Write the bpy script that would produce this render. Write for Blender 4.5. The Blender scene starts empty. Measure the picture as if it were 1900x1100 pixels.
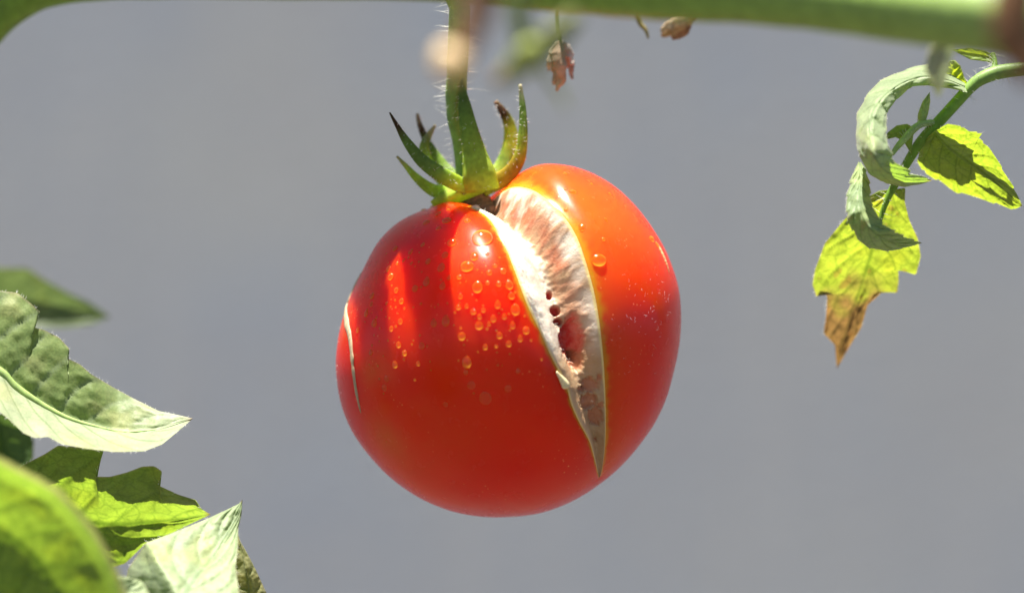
import bpy, math, random
import numpy as np
from mathutils import Vector, noise

# ------------------------------------------------------------------ camera, light, exposure
U = 1e-4                    # one photo pixel at the focal plane is 0.1 mm
D = 5278.0                  # lens to focal plane, in those pixels (100 mm lens, 36 mm sensor)
H0 = 0.95                   # height of the lens above the ground, metres
SUN_DIR = Vector((-0.12, -0.03, 1.0)).normalized()      # towards the sun: nearly overhead, a little from the left

sc = bpy.context.scene
COL = sc.collection
cam_d = bpy.data.cameras.new("camera")
cam = bpy.data.objects.new("camera", cam_d)
COL.objects.link(cam)
cam.location = (0, -D * U, H0)
cam.rotation_euler = (math.radians(90), 0, 0)
cam_d.lens = 100
cam_d.sensor_width = 36
cam_d.clip_start = 0.01
cam_d.clip_end = 500
cam_d.dof.use_dof = True
cam_d.dof.focus_distance = (D - 170) * U
cam_d.dof.aperture_fstop = 8.0
sc.camera = cam

world = bpy.data.worlds.new("World")
sc.world = world
world.use_nodes = True
wn = world.node_tree
bg = wn.nodes["Background"]
sky = wn.nodes.new("ShaderNodeTexSky")
sky.sky_type = 'NISHITA'
sky.sun_disc = False
sky.sun_elevation = math.asin(SUN_DIR.z)
sky.sun_rotation = math.atan2(SUN_DIR.x, SUN_DIR.y)
sky.air_density = 0.5
sky.dust_density = 0.3
wn.links.new(sky.outputs[0], bg.inputs[0])
bg.inputs[1].default_value = 0.05

sun_d = bpy.data.lights.new("sun", 'SUN')
sun_d.energy = 5.0
sun_d.angle = math.radians(0.53)
sun_d.color = (1.0, 0.95, 0.87)
sun = bpy.data.objects.new("sun", sun_d)
COL.objects.link(sun)
sun.location = (0.3, 0.3, 3)
sun.rotation_euler = SUN_DIR.to_track_quat('Z', 'Y').to_euler()

sc.view_settings.view_transform = 'Standard'
sc.view_settings.look = 'None'
sc.view_settings.exposure = 1.75
sc.view_settings.gamma = 1
sc.view_settings.use_curve_mapping = False
sc.render.engine = 'CYCLES'
sc.cycles.use_denoising = True
sc.cycles.max_bounces = 12
sc.cycles.transmission_bounces = 8
sc.cycles.transparent_max_bounces = 12
sc.cycles.sample_clamp_indirect = 6

rng = np.random.default_rng(7)
random.seed(7)

# ------------------------------------------------------------------ helpers
ZOFF = 0.0
def at(px, py, dep=0.0):
    """pixel of the photograph at a depth (photo pixels behind the fruit's middle) -> world point"""
    dep = dep + ZOFF
    k = (D + dep) / D
    return np.array(((px - 950) * k * U, dep * U, (550 - py) * k * U + H0))

def link_mesh(name, verts, faces, mat, parent=None, col=None, attrs=None, smooth=True, uv=None):
    me = bpy.data.meshes.new(name)
    me.from_pydata([tuple(map(float, v)) for v in verts], [], [tuple(map(int, f)) for f in faces])
    if smooth:
        me.polygons.foreach_set("use_smooth", [True] * len(me.polygons))
    if col is not None:
        a = me.color_attributes.new("col", 'FLOAT_COLOR', 'POINT')
        c = np.ones((len(verts), 4), dtype=np.float32)
        c[:, :3] = col
        a.data.foreach_set("color", c.ravel())
    for k, v in (attrs or {}).items():
        a = me.attributes.new(k, 'FLOAT', 'POINT')
        a.data.foreach_set("value", np.asarray(v, dtype=np.float32))
    if uv is not None:
        l = me.uv_layers.new(name="UVMap")
        idx = np.empty(len(me.loops), dtype=np.int32)
        me.loops.foreach_get("vertex_index", idx)
        l.data.foreach_set("uv", np.asarray(uv, dtype=np.float32)[idx].ravel())
    if mat is not None:
        me.materials.append(mat)
    me.update()
    o = bpy.data.objects.new(name, me)
    COL.objects.link(o)
    if parent is not None:
        o.parent = parent
        o.matrix_parent_inverse = WORLD_INV(parent)
    return o

def WORLD_INV(p):
    from mathutils import Matrix
    m = Matrix.Identity(4)
    q = p
    while q is not None:
        m = q.matrix_parent_inverse @ q.matrix_basis @ m if False else (q.matrix_parent_inverse @ q.matrix_basis) @ m
        q = q.parent
    return m.inverted()

def empty(name, loc, label, cat, group=None):
    o = bpy.data.objects.new(name, None)
    COL.objects.link(o)
    o.location = loc
    o.empty_display_size = 0.01
    tag(o, label, cat, group)
    return o

def tag(o, label=None, cat=None, group=None, kind=None):
    if label: o['label'] = label
    if cat: o['category'] = cat
    if group: o['group'] = group
    if kind: o['kind'] = kind
    return o

def grid_faces(nr, nc, wrap=False, off=0):
    f = []
    for i in range(nr - 1):
        for j in range(nc if wrap else nc - 1):
            j2 = (j + 1) % nc
            f.append((off + i * nc + j, off + i * nc + j2, off + (i + 1) * nc + j2, off + (i + 1) * nc + j))
    return f

def catmull(pts, n):
    """n points along a centripetal-ish Catmull-Rom through pts, evenly by arc length (any dimension)"""
    P = np.asarray(pts, float)
    if len(P) == 2:
        t = np.linspace(0, 1, n)[:, None]
        return P[0] * (1 - t) + P[1] * t
    Q = np.vstack([2 * P[0] - P[1], P, 2 * P[-1] - P[-2]])
    out = []
    for i in range(1, len(Q) - 2):
        t = np.linspace(0, 1, 12, endpoint=False)[:, None]
        a, b, c, d = Q[i - 1], Q[i], Q[i + 1], Q[i + 2]
        out.append(.5 * (2 * b + (c - a) * t + (2 * a - 5 * b + 4 * c - d) * t ** 2 + (3 * b - a - 3 * c + d) * t ** 3))
    out.append(P[-1:])
    out = np.vstack(out)
    s = np.r_[0, np.cumsum(np.linalg.norm(np.diff(out[:, :3], axis=0), axis=1))]
    q = np.linspace(0, s[-1], n)
    return np.stack([np.interp(q, s, out[:, k]) for k in range(out.shape[1])], 1)

LIN_DEP = 0.0
def linear(pts, n):
    P = np.asarray(pts, float)
    s = np.r_[0, np.cumsum(np.linalg.norm(np.diff(P[:, :3] * (1, 1, LIN_DEP), axis=0), axis=1))]
    q = np.linspace(0, s[-1], n)
    return np.stack([np.interp(q, s, P[:, k]) for k in range(P.shape[1])], 1)

def smooth01(x, a, b):
    t = np.clip((x - a) / (b - a), 0, 1)
    return t * t * (3 - 2 * t)

def nz(p, f, seed=0.0):
    return noise.noise(Vector((p[0] * f + seed, p[1] * f + seed * 1.7, p[2] * f - seed)))

def nzs(P, f, seed=0.0, octv=1):
    r = np.zeros(len(P))
    for o in range(octv):
        g = f * 2 ** o
        r += np.array([nz(p, g, seed + 11.3 * o) for p in P]) / 2 ** o
    return r

def srgb(r, g, b):
    c = np.array((r, g, b)) / 255.0
    return np.where(c < 0.04045, c / 12.92, ((c + 0.055) / 1.055) ** 2.4)

# node helpers
def new_mat(name):
    m = bpy.data.materials.new(name)
    m.use_nodes = True
    nt = m.node_tree
    return m, nt, nt.nodes["Principled BSDF"], nt.nodes["Material Output"]

def N(nt, typ, **kw):
    n = nt.nodes.new(typ)
    for k, v in kw.items():
        if k.startswith("i_"):
            key = k[2:]
            n.inputs[int(key) if key.isdigit() else key].default_value = v
        else:
            setattr(n, k, v)
    return n

def attr(nt, name):
    return N(nt, "ShaderNodeAttribute", attribute_name=name)

def mixc(nt, fac, a, b, mode='MIX'):
    n = N(nt, "ShaderNodeMix", data_type='RGBA', blend_type=mode)
    for sock, v in ((0, fac), (6, a), (7, b)):
        if isinstance(v, bpy.types.NodeSocket):
            nt.links.new(v, n.inputs[sock])
        elif sock == 0:
            n.inputs[0].default_value = v
        else:
            n.inputs[sock].default_value = (*v[:3], 1)
    return n.outputs[2]

def ramp(nt, src, p0, p1, c0=(0, 0, 0), c1=(1, 1, 1)):
    r = N(nt, "ShaderNodeValToRGB")
    r.color_ramp.elements[0].position = p0
    r.color_ramp.elements[1].position = p1
    r.color_ramp.elements[0].color = (*c0, 1)
    r.color_ramp.elements[1].color = (*c1, 1)
    nt.links.new(src, r.inputs[0])
    return r.outputs[0]

def noise_tex(nt, scale, detail=3, rough=.55, coord='Object'):
    tc = N(nt, "ShaderNodeTexCoord")
    n = N(nt, "ShaderNodeTexNoise")
    n.inputs['Scale'].default_value = scale
    n.inputs['Detail'].default_value = detail
    n.inputs['Roughness'].default_value = rough
    nt.links.new(tc.outputs[coord], n.inputs['Vector'])
    return n

def bump(nt, height, dist, strength=1.0, normal=None):
    b = N(nt, "ShaderNodeBump")
    b.inputs['Strength'].default_value = strength
    b.inputs['Distance'].default_value = dist
    nt.links.new(height, b.inputs['Height'])
    if normal is not None:
        nt.links.new(normal, b.inputs['Normal'])
    return b.outputs[0]

# ------------------------------------------------------------------ materials
def mat_wall():
    m, nt, p, out = new_mat("wall_render")
    n1 = noise_tex(nt, 2.6, 3)
    n2 = noise_tex(nt, 7.0, 4)
    c = mixc(nt, ramp(nt, n1.outputs[0], .35, .68), (.48, .515, .55), (.62, .605, .535))
    c = mixc(nt, ramp(nt, n2.outputs[0], .35, .8), c, (.54, .535, .51))
    mp = N(nt, 'ShaderNodeMapping'); mp.inputs['Scale'].default_value = (9, 1, .8)
    tcw = N(nt, 'ShaderNodeTexCoord'); n3 = N(nt, 'ShaderNodeTexNoise')
    nt.links.new(tcw.outputs['Object'], mp.inputs[0]); nt.links.new(mp.outputs[0], n3.inputs['Vector'])
    c = mixc(nt, ramp(nt, n3.outputs[0], .45, .8, (0, 0, 0), (.5, .5, .5)), c, (.61, .60, .56))
    nt.links.new(c, p.inputs['Base Color'])
    p.inputs['Roughness'].default_value = .95
    nf = noise_tex(nt, 120, 4)
    nt.links.new(bump(nt, nf.outputs[0], .002, .5), p.inputs['Normal'])
    return m

def mat_ground():
    m, nt, p, out = new_mat("concrete")
    n1 = noise_tex(nt, 2.0, 5)
    nt.links.new(mixc(nt, n1.outputs[0], (.045, .038, .028), (.085, .072, .055)), p.inputs['Base Color'])
    p.inputs['Roughness'].default_value = .9
    nf = noise_tex(nt, 90, 4)
    nt.links.new(bump(nt, nf.outputs[0], .004, .5), p.inputs['Normal'])
    return m

def mat_skin():
    m, nt, p, out = new_mat("tomato_skin")
    rim = attr(nt, "rim"); ripe = attr(nt, "ripe")
    n1 = noise_tex(nt, 45, 2)
    c = mixc(nt, ramp(nt, n1.outputs[0], .3, .7), (.66, .007, .0002), (.72, .025, .0003))
    c = mixc(nt, ripe.outputs['Fac'], c, (.58, .13, .012))  # this orange mask also carries painted sunlight and reflections
    c = mixc(nt, rim.outputs['Fac'], c, (.62, .20, .008))
    # pale pin-prick lenticels
    tc = N(nt, "ShaderNodeTexCoord")
    v = N(nt, "ShaderNodeTexVoronoi")
    v.inputs['Scale'].default_value = 900
    nt.links.new(tc.outputs['Object'], v.inputs['Vector'])
    sel = noise_tex(nt, 160, 3)
    dot = ramp(nt, v.outputs['Distance'], .06, .17, (1, 1, 1), (0, 0, 0))
    msk = mixc(nt, 1.0, dot, ramp(nt, sel.outputs[0], .52, .62), 'MULTIPLY')
    c = mixc(nt, msk, c, (.85, .30, .10))
    nt.links.new(c, p.inputs['Base Color'])
    p.inputs['Roughness'].default_value = .26
    p.inputs['Specular IOR Level'].default_value = .21
    p.inputs['Subsurface Weight'].default_value = .85
    p.inputs['Subsurface Radius'].default_value = (1.0, .04, .012)
    p.inputs['Subsurface Scale'].default_value = .021
    nf = noise_tex(nt, 700, 3)
    b1 = bump(nt, nf.outputs[0], .00004, .35)
    b2 = bump(nt, msk, .00008, .5, b1)
    nt.links.new(b2, p.inputs['Normal'])
    rr = noise_tex(nt, 260, 3)
    nt.links.new(ramp(nt, rr.outputs[0], .3, .75, (.23, .23, .23), (.29, .29, .29)), p.inputs['Roughness'])
    return m

def mat_flesh():
    m, nt, p, out = new_mat("scarred_flesh")
    c = attr(nt, "col").outputs['Color']
    n1 = noise_tex(nt, 900, 5, .7)
    n2 = noise_tex(nt, 2600, 3, .6)
    c = mixc(nt, ramp(nt, n1.outputs[0], .40, .68, (0, 0, 0), (.18, .18, .18)), c, (.62, .47, .34))
    c = mixc(nt, ramp(nt, n2.outputs[0], .52, .72, (0, 0, 0), (.16, .16, .16)), c, (.32, .12, .06))
    nt.links.new(c, p.inputs['Base Color'])
    wet = attr(nt, "wet")
    nt.links.new(ramp(nt, wet.outputs['Fac'], 0, 1, (.45, .45, .45), (.16, .16, .16)), p.inputs['Roughness'])
    p.inputs['Subsurface Weight'].default_value = .3
    p.inputs['Subsurface Radius'].default_value = (1.0, .45, .3)
    p.inputs['Subsurface Scale'].default_value = .0012
    b1 = bump(nt, n1.outputs[0], .0003, .4)
    nt.links.new(bump(nt, n2.outputs[0], .00015, .6, b1), p.inputs['Normal'])
    return m

def mat_plain(name, rough=.6, sss=.0, bumpy=0.0, bscale=500, trans=0.0, spec=.5):
    """plant tissue: colour from the mesh's own 'col' layer, with grain"""
    m, nt, p, out = new_mat(name)
    c = attr(nt, "col").outputs['Color']
    n1 = noise_tex(nt, bscale, 4)
    c2 = mixc(nt, 1.0, c, ramp(nt, n1.outputs[0], .25, .75, (.72, .72, .72), (1.22, 1.2, 1.15)), 'MULTIPLY')
    nt.links.new(c2, p.inputs['Base Color'])
    p.inputs['Roughness'].default_value = rough
    p.inputs['Specular IOR Level'].default_value = spec
    if sss:
        p.inputs['Subsurface Weight'].default_value = sss
        p.inputs['Subsurface Radius'].default_value = (.6, .8, .15)
        p.inputs['Subsurface Scale'].default_value = .0012
    if bumpy:
        nt.links.new(bump(nt, n1.outputs[0], bumpy, .6), p.inputs['Normal'])
    if trans:
        t = N(nt, "ShaderNodeBsdfTranslucent")
        nt.links.new(c2, t.inputs['Color'])
        mx = N(nt, "ShaderNodeMixShader", i_0=trans)
        nt.links.new(p.outputs[0], mx.inputs[1]); nt.links.new(t.outputs[0], mx.inputs[2])
        nt.links.new(mx.outputs[0], out.inputs[0])
    return m

def mat_leaf():
    m, nt, p, out = new_mat("tomato_leaf")
    base = attr(nt, "col").outputs['Color']
    glow = attr(nt, "glow").outputs['Color']
    vein = attr(nt, "vein")
    tc = N(nt, "ShaderNodeTexCoord")
    # net of small veins
    v = N(nt, "ShaderNodeTexVoronoi", feature='DISTANCE_TO_EDGE')
    v.inputs['Scale'].default_value = 330
    wob = noise_tex(nt, 300, 2)
    add = N(nt, "ShaderNodeVectorMath", operation='MULTIPLY_ADD')
    add.inputs[1].default_value = (.0022, .0022, .0022)
    nt.links.new(wob.outputs['Color'], add.inputs[0]); nt.links.new(tc.outputs['Object'], add.inputs[2])
    nt.links.new(add.outputs[0], v.inputs['Vector'])
    net = ramp(nt, v.outputs['Distance'], .0, .10, (1, 1, 1), (0, 0, 0))
    n1 = noise_tex(nt, 220, 4)
    n2 = noise_tex(nt, 2500, 2)
    tone = ramp(nt, n1.outputs[0], .25, .75, (.74, .76, .7), (1.2, 1.16, 1.1))
    fine = ramp(nt, n2.outputs[0], .3, .7, (.86, .86, .86), (1.12, 1.12, 1.12))
    def body(c, dark):
        c = mixc(nt, 1.0, c, tone, 'MULTIPLY')
        c = mixc(nt, 1.0, c, fine, 'MULTIPLY')
        d = mixc(nt, 1.0, c, dark, 'MULTIPLY')
        f = N(nt, "ShaderNodeMath", operation='MULTIPLY', i_1=.55)
        nt.links.new(net, f.inputs[0])
        c = mixc(nt, f.outputs[0], c, d)
        return mixc(nt, vein.outputs['Fac'], c, d)
    cb = body(base, (.80, .88, .8)); cg = body(glow, (.42, .50, .4))
    nt.links.new(cb, p.inputs['Base Color'])
    p.inputs['Roughness'].default_value = .5
    p.inputs['Specular IOR Level'].default_value = .35
    p.inputs['Sheen Weight'].default_value = .25
    p.inputs['Sheen Roughness'].default_value = .5
    b1 = bump(nt, net, .00022, -.55)
    b2 = bump(nt, n2.outputs[0], .00008, .6, b1)
    nt.links.new(b2, p.inputs['Normal'])
    t = N(nt, "ShaderNodeBsdfTranslucent")
    nt.links.new(cg, t.inputs['Color']); nt.links.new(b1, t.inputs['Normal'])
    mx = N(nt, "ShaderNodeMixShader", i_0=.5)
    nt.links.new(p.outputs[0], mx.inputs[1]); nt.links.new(t.outputs[0], mx.inputs[2])
    nt.links.new(mx.outputs[0], out.inputs[0])
    return m

def mat_hair():
    m, nt, p, out = new_mat("plant_hair")
    p.inputs['Base Color'].default_value = (.8, .8, .74, 1)
    p.inputs['Roughness'].default_value = .35
    t = N(nt, "ShaderNodeBsdfTranslucent"); t.inputs[0].default_value = (.9, .9, .85, 1)
    mx = N(nt, "ShaderNodeMixShader", i_0=.5)
    nt.links.new(p.outputs[0], mx.inputs[1]); nt.links.new(t.outputs[0], mx.inputs[2])
    nt.links.new(mx.outputs[0], out.inputs[0])
    return m

def mat_water():
    """clear water on a red skin: lets the sun through to the skin, painted orange for the sunlight it would focus, shines at its rim"""
    m, nt, p, out = new_mat("water")
    nt.nodes.remove(p)
    tr = N(nt, "ShaderNodeBsdfTransparent"); tr.inputs[0].default_value = (1, .97, .93, 1)
    rf = N(nt, "ShaderNodeBsdfRefraction", i_IOR=1.33, i_Roughness=0.0)
    tl = N(nt, "ShaderNodeBsdfTranslucent"); tl.inputs[0].default_value = (1, .60, .06, 1)  # orange tint stands in for sunlight gathered inside the drop
    gl = N(nt, "ShaderNodeBsdfGlossy", i_Roughness=.07)
    lw = N(nt, "ShaderNodeLayerWeight", i_Blend=.5)
    pw = N(nt, "ShaderNodeMath", operation='POWER', i_1=5.0); nt.links.new(lw.outputs['Facing'], pw.inputs[0])
    fr = N(nt, "ShaderNodeMath", operation='MULTIPLY_ADD', i_1=.85, i_2=.035); nt.links.new(pw.outputs[0], fr.inputs[0])
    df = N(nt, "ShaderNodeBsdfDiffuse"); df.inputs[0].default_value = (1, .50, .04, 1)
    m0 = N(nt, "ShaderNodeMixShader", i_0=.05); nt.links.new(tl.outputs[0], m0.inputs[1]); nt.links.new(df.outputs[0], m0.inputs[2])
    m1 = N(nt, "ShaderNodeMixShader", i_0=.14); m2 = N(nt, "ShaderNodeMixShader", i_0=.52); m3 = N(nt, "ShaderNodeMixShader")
    L = nt.links.new
    L(tr.outputs[0], m1.inputs[1]); L(rf.outputs[0], m1.inputs[2])
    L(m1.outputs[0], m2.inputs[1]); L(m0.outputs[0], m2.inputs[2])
    L(fr.outputs[0], m3.inputs[0]); L(m2.outputs[0], m3.inputs[1]); L(gl.outputs[0], m3.inputs[2])
    L(m3.outputs[0], out.inputs[0])
    return m

M_SKIN, M_FLESH, M_LEAF, M_HAIR, M_WATER = mat_skin(), mat_flesh(), mat_leaf(), mat_hair(), mat_water()
M_CALYX = mat_plain("calyx_green", .55, .25, .00012, 900, .5, .25)
M_STEM = mat_plain("stem_green", .5, .3, .00012, 600, 0, .25)
M_DRY = mat_plain("dried_plant", .75, 0, .0003, 500, .3)
M_SCAR = mat_plain("corky_scar", .7, .2, .00015, 1500)

# ------------------------------------------------------------------ setting: wall far behind, ground out of frame below
def box(x0, x1, y0, y1, z0, z1):
    v = [(x, y, z) for x in (x0, x1) for y in (y0, y1) for z in (z0, z1)]
    f = [(0, 1, 3, 2), (4, 6, 7, 5), (0, 4, 5, 1), (2, 3, 7, 6), (0, 2, 6, 4), (1, 5, 7, 3)]
    return v, f
o = link_mesh("wall", *box(-4, 4, 1.5, 1.7, -.05, 2.3), mat_wall(), smooth=False)
tag(o, "plain pale grey wall, out of focus behind the tomato", "wall", kind='structure')
o = link_mesh("ground", [(-60, -60, 0), (60, -60, 0), (60, 60, 0), (-60, 60, 0)], [(0, 1, 2, 3)], mat_ground(), smooth=False)
tag(o, kind='structure')

# ------------------------------------------------------------------ tomato
CX, CY, CD = 945.0, 640.0, 0.0
R0 = 316.0
OUT = [(850, 376), (800, 386), (742, 411), (703, 448), (671, 508), (648, 560), (632, 610), (625, 680), (633, 740),
       (655, 800), (702, 862), (762, 912), (830, 943), (900, 957), (962, 955), (1030, 940), (1110, 895), (1180, 830),
       (1220, 772), (1250, 692), (1265, 602), (1262, 540), (1240, 470), (1205, 412), (1150, 352), (1100, 321), (1050, 306),
       (1000, 312), (962, 330), (925, 350), (895, 368)]
_o = np.array(OUT, float)
_dx, _dz = _o[:, 0] - CX, CY - _o[:, 1]
_th, _r = np.arctan2(_dz, _dx), np.hypot(_dx, _dz)
_i = np.argsort(_th); _th, _r = _th[_i], _r[_i]
TG = np.linspace(-math.pi, math.pi, 1440, endpoint=False)
_rg = np.interp(TG, np.r_[_th - 2 * math.pi, _th, _th + 2 * math.pi], np.r_[_r, _r, _r])
_k = np.exp(-.5 * (np.arange(-40, 41) / 9.0) ** 2); _k /= _k.sum()
_rg = np.convolve(np.r_[_rg[-40:], _rg, _rg[:40]], _k, 'valid')
def rho(th):
    return np.interp(th, np.r_[TG, math.pi], np.r_[_rg, _rg[0]])
A_AX = np.array((893 - CX, 0.0, CY - 374)); A_AX /= np.linalg.norm(A_AX)
A_AX = A_AX + np.array((0, -.03, 0)); A_AX /= np.linalg.norm(A_AX)
E1 = np.array((0, -1.0, 0)); E1 -= A_AX * (E1 @ A_AX); E1 /= np.linalg.norm(E1)
E2 = np.cross(A_AX, E1)

def base_pos(d):
    """unit direction (n,3) -> body point in photo-pixel units round the tomato's centre"""
    s2 = d[:, 0] ** 2 + d[:, 2] ** 2
    r = rho(np.arctan2(d[:, 2], d[:, 0]))
    r = R0 + (r - R0) * np.clip(s2, 0, 1)
    return np.stack([r * d[:, 0], R0 * d[:, 1], r * d[:, 2]], 1)

def latlon(d):
    return np.arccos(np.clip(d @ A_AX, -1, 1)), np.arctan2(d @ E2, d @ E1)

def from_latlon(lat, lon):
    return (np.cos(lat)[:, None] * A_AX + (np.sin(lat) * np.cos(lon))[:, None] * E1 + (np.sin(lat) * np.sin(lon))[:, None] * E2)

def inv(px, py):
    """photo pixel -> direction of the front of the body"""
    dep = -200.0
    for _ in range(25):
        k = (D + dep) / D
        x, z = (px - 950) * k + 950 - CX, CY - (py - 550) * k - 550
        th, r = math.atan2(z, x), math.hypot(x, z)
        s = min(r / R0, 1)
        for _ in range(12):
            s = min(.999, r / (R0 + (float(rho(th)) - R0) * s * s))
        dep = -R0 * math.sqrt(1 - s * s)
    return np.array((s * math.cos(th), -math.sqrt(1 - s * s), s * math.sin(th)))

CR_L = [(872, 379), (905, 400), (935, 448), (955, 500), (977, 560), (1001, 610), (1021, 655), (1038, 688), (1054, 722), (1062, 752), (1078, 788), (1095, 820), (1104, 850), (1111, 886)]
CR_R = [(927, 349), (960, 340), (998, 351), (1038, 388), (1066, 430), (1085, 478), (1104, 540), (1115, 600), (1122, 660), (1126, 720), (1127, 780), (1125, 830), (1119, 868), (1112, 886)]
def edge_latlon(pts):
    P = catmull(pts, 60)
    la, lo = latlon(np.array([inv(x, y) for x, y in P]))
    return la, lo
LA_L, LO_L = edge_latlon(CR_L)
LA_R, LO_R = edge_latlon(CR_R)
LAT_END = min(LA_L[-1], LA_R[-1])
LO_TIP = .5 * (LO_L[-1] + LO_R[-1])
def lon_edges(lat):
    l = np.interp(lat, LA_L, LO_L); r = np.interp(lat, LA_R, LO_R)
    end = lat >= LAT_END
    l = np.where(end, LO_TIP, l); r = np.where(end, LO_TIP, r)
    return l, r
SGN = 1.0 if LO_R[20] > LO_L[20] else -1.0       # which way round the crack's right edge lies

PIX_BUMPS = [(715, 815, 45, .45), (683, 690, 26, .35), (840, 815, 75, .14), (640, 600, 40, .3), (760, 870, 60, .12), (1130, 400, 125, .52), (935, 470, 70, .12)]  # orange patches: right-lobe one paints in sunlight, low ones blurred reflections
BDIR = [(inv(x, y), r / R0, a) for x, y, r, a in PIX_BUMPS]

RIDGE = [.02, 60, 40]
RELIEF_BUMPS = [(inv(872, 540), .26, .020), (inv(1100, 440), .26, .026), (inv(700, 560), .25, .008), (inv(1180, 560), .3, .008)]
def relief(d, lat, lon):
    """radial factor: shoulders, ribs and slight unevenness of the fruit"""
    f = 1 + .010 * np.cos(5 * lon + .8) * np.sin(lat) ** 2
    f -= .06 * np.exp(-(lat / .17) ** 2)
    f += .012 * np.array([nz(q, 1.7, 3.1) for q in d])
    for q, rr, aa in RELIEF_BUMPS:
        f += aa * np.exp(-(np.arccos(np.clip(d @ q, -1, 1)) / rr) ** 2)
    f += .0025 * np.array([nz(q, 5.0, 8.1) for q in d])
    return f

def edge_dist(lat, lon):
    """distance in pixels from the crack's edge"""
    l, r = lon_edges(lat)
    w = lambda a: (a + math.pi) % (2 * math.pi) - math.pi
    dl, dr = np.abs(w(lon - l)), np.abs(w(lon - r))
    dd = np.minimum(dl, dr) * np.sin(lat) * R0
    past = np.maximum(lat - LAT_END, 0) * R0
    return np.hypot(dd, past * 1.6), dr < dl

def skin_pos(d):
    lat, lon = latlon(d)
    f = relief(d, lat, lon)
    ed, right = edge_dist(lat, lon)
    wide = np.interp(lat, [0, .35, 1.0, 1.5, LAT_END], [.5, 1, 1, .6, .2])
    f = f - .022 * wide * np.exp(-(ed / 16) ** 2) + .010 * wide * np.exp(-((ed - 42) / 30) ** 2) + RIDGE[0] * np.interp(lat, [0, .2, .5, .9], [0, 1, 1, 0]) * np.exp(-((ed - RIDGE[1]) / RIDGE[2]) ** 2)
    return base_pos(d) * f[:, None]

def to_world(p):
    return np.stack([(p[:, 0] + CX - 950) * U, (p[:, 1] + CD) * U, (p[:, 2] - CY + 550) * U + H0], 1)

tomato = empty("tomato", tuple(at(CX, 957, 0)), "ripe red tomato with a wide split down its front, hanging from a hairy green stem", "tomato")

# skin: rows by distance from the calyx, columns once round from the crack's right edge to its left edge
NR, NC = 300, 420
lats = np.r_[np.linspace(.03, LAT_END, 200), np.linspace(LAT_END, math.pi - .01, 101)[1:]]
NR = len(lats)
uu = np.linspace(0, 1, NC)
uu = .5 * (uu + .5 - .5 * np.cos(math.pi * uu))       # finer towards the crack
LATS = np.repeat(lats, NC)
l_, r_ = lon_edges(lats)
span = 2 * math.pi - np.abs(r_ - l_)
LONS = (r_[:, None] + SGN * span[:, None] * uu[None, :]).ravel()
d = from_latlon(LATS, LONS)
P = skin_pos(d)
ed, right = edge_dist(LATS, LONS)
jag = np.clip(nzs(d, 22, 2.0, 2), -.9, 1.2)
width = np.where(right, 11, 6) * np.interp(LATS, [0, .3, 1.3, LAT_END], [.8, 1, .9, .35])
rim = np.clip(1.25 * np.exp(-(ed / (width * (1 + .7 * jag))) ** 2), 0, 1) * (LATS < LAT_END + .02)
ripe = np.zeros(len(d))  # uneven ripening together with painted-in sunlight and reflections
for bd, br, ba in BDIR:
    ang = np.arccos(np.clip(d @ bd, -1, 1))
    ripe += ba * np.exp(-(ang / br) ** 2)
ripe += .35 * np.exp(-(LATS / .45) ** 2) * (d[:, 0] > -.2)
ripe += .30 * right * np.exp(-(ed / 60) ** 2)
skin = link_mesh("skin", to_world(P), grid_faces(NR, NC), M_SKIN, tomato, attrs={"rim": rim, "ripe": np.clip(ripe, 0, 1)})

# flesh laid bare in the crack
NRF, NCF = 420, 110
latf = np.linspace(.03, LAT_END, NRF)
sf = np.linspace(0, 1, NCF)
l_, r_ = lon_edges(latf)
LAF = np.repeat(latf, NCF)
LOF = (l_[:, None] + (r_ - l_)[:, None] * sf[None, :]).ravel()
SF = np.tile(sf, NRF)
TF = LAF / LAT_END
df = from_latlon(LAF, LOF)
PB = skin_pos(df)
valley = np.interp(TF, [0, .25, .5, .7, 1], [.40, .55, .62, .50, .5])
prof = np.where(SF < valley, smooth01(SF, -.02, 1) * 0 + np.sin(.5 * math.pi * np.clip(SF / valley, 0, 1)) ** 2.3,
                np.sin(.5 * math.pi * np.clip((1 - SF) / (1 - valley), 0, 1)) ** 1.15)
dmax = np.interp(TF, [0, .08, .2, .45, .62, .72, .82, .93, 1], [20, 45, 66, 76, 66, 34, 20, 9, 2])
depth = dmax * prof
fib = np.array([noise.noise(Vector((a * 7 + b * 2, b * 5, 4.0))) for a, b in zip(TF * 6, SF)])          # fibres running into the crack
fib2 = np.array([noise.noise(Vector((a * 24 + b * 4, b * 13, 9.0))) for a, b in zip(TF * 6, SF)])
lump = nzs(PB / R0, 9, 5.0, 3)
edge_f = np.clip(np.minimum(SF, 1 - SF) / .10, 0, 1)
depth += edge_f * ((.6 * fib + .5 * fib2) * smooth01(SF, valley - .05, valley + .2) + 7.0 * lump * (.45 + .55 * smooth01(SF, valley - .2, valley + .1))) * np.interp(TF, [0, .7, 1], [1, .8, .2])
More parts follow.
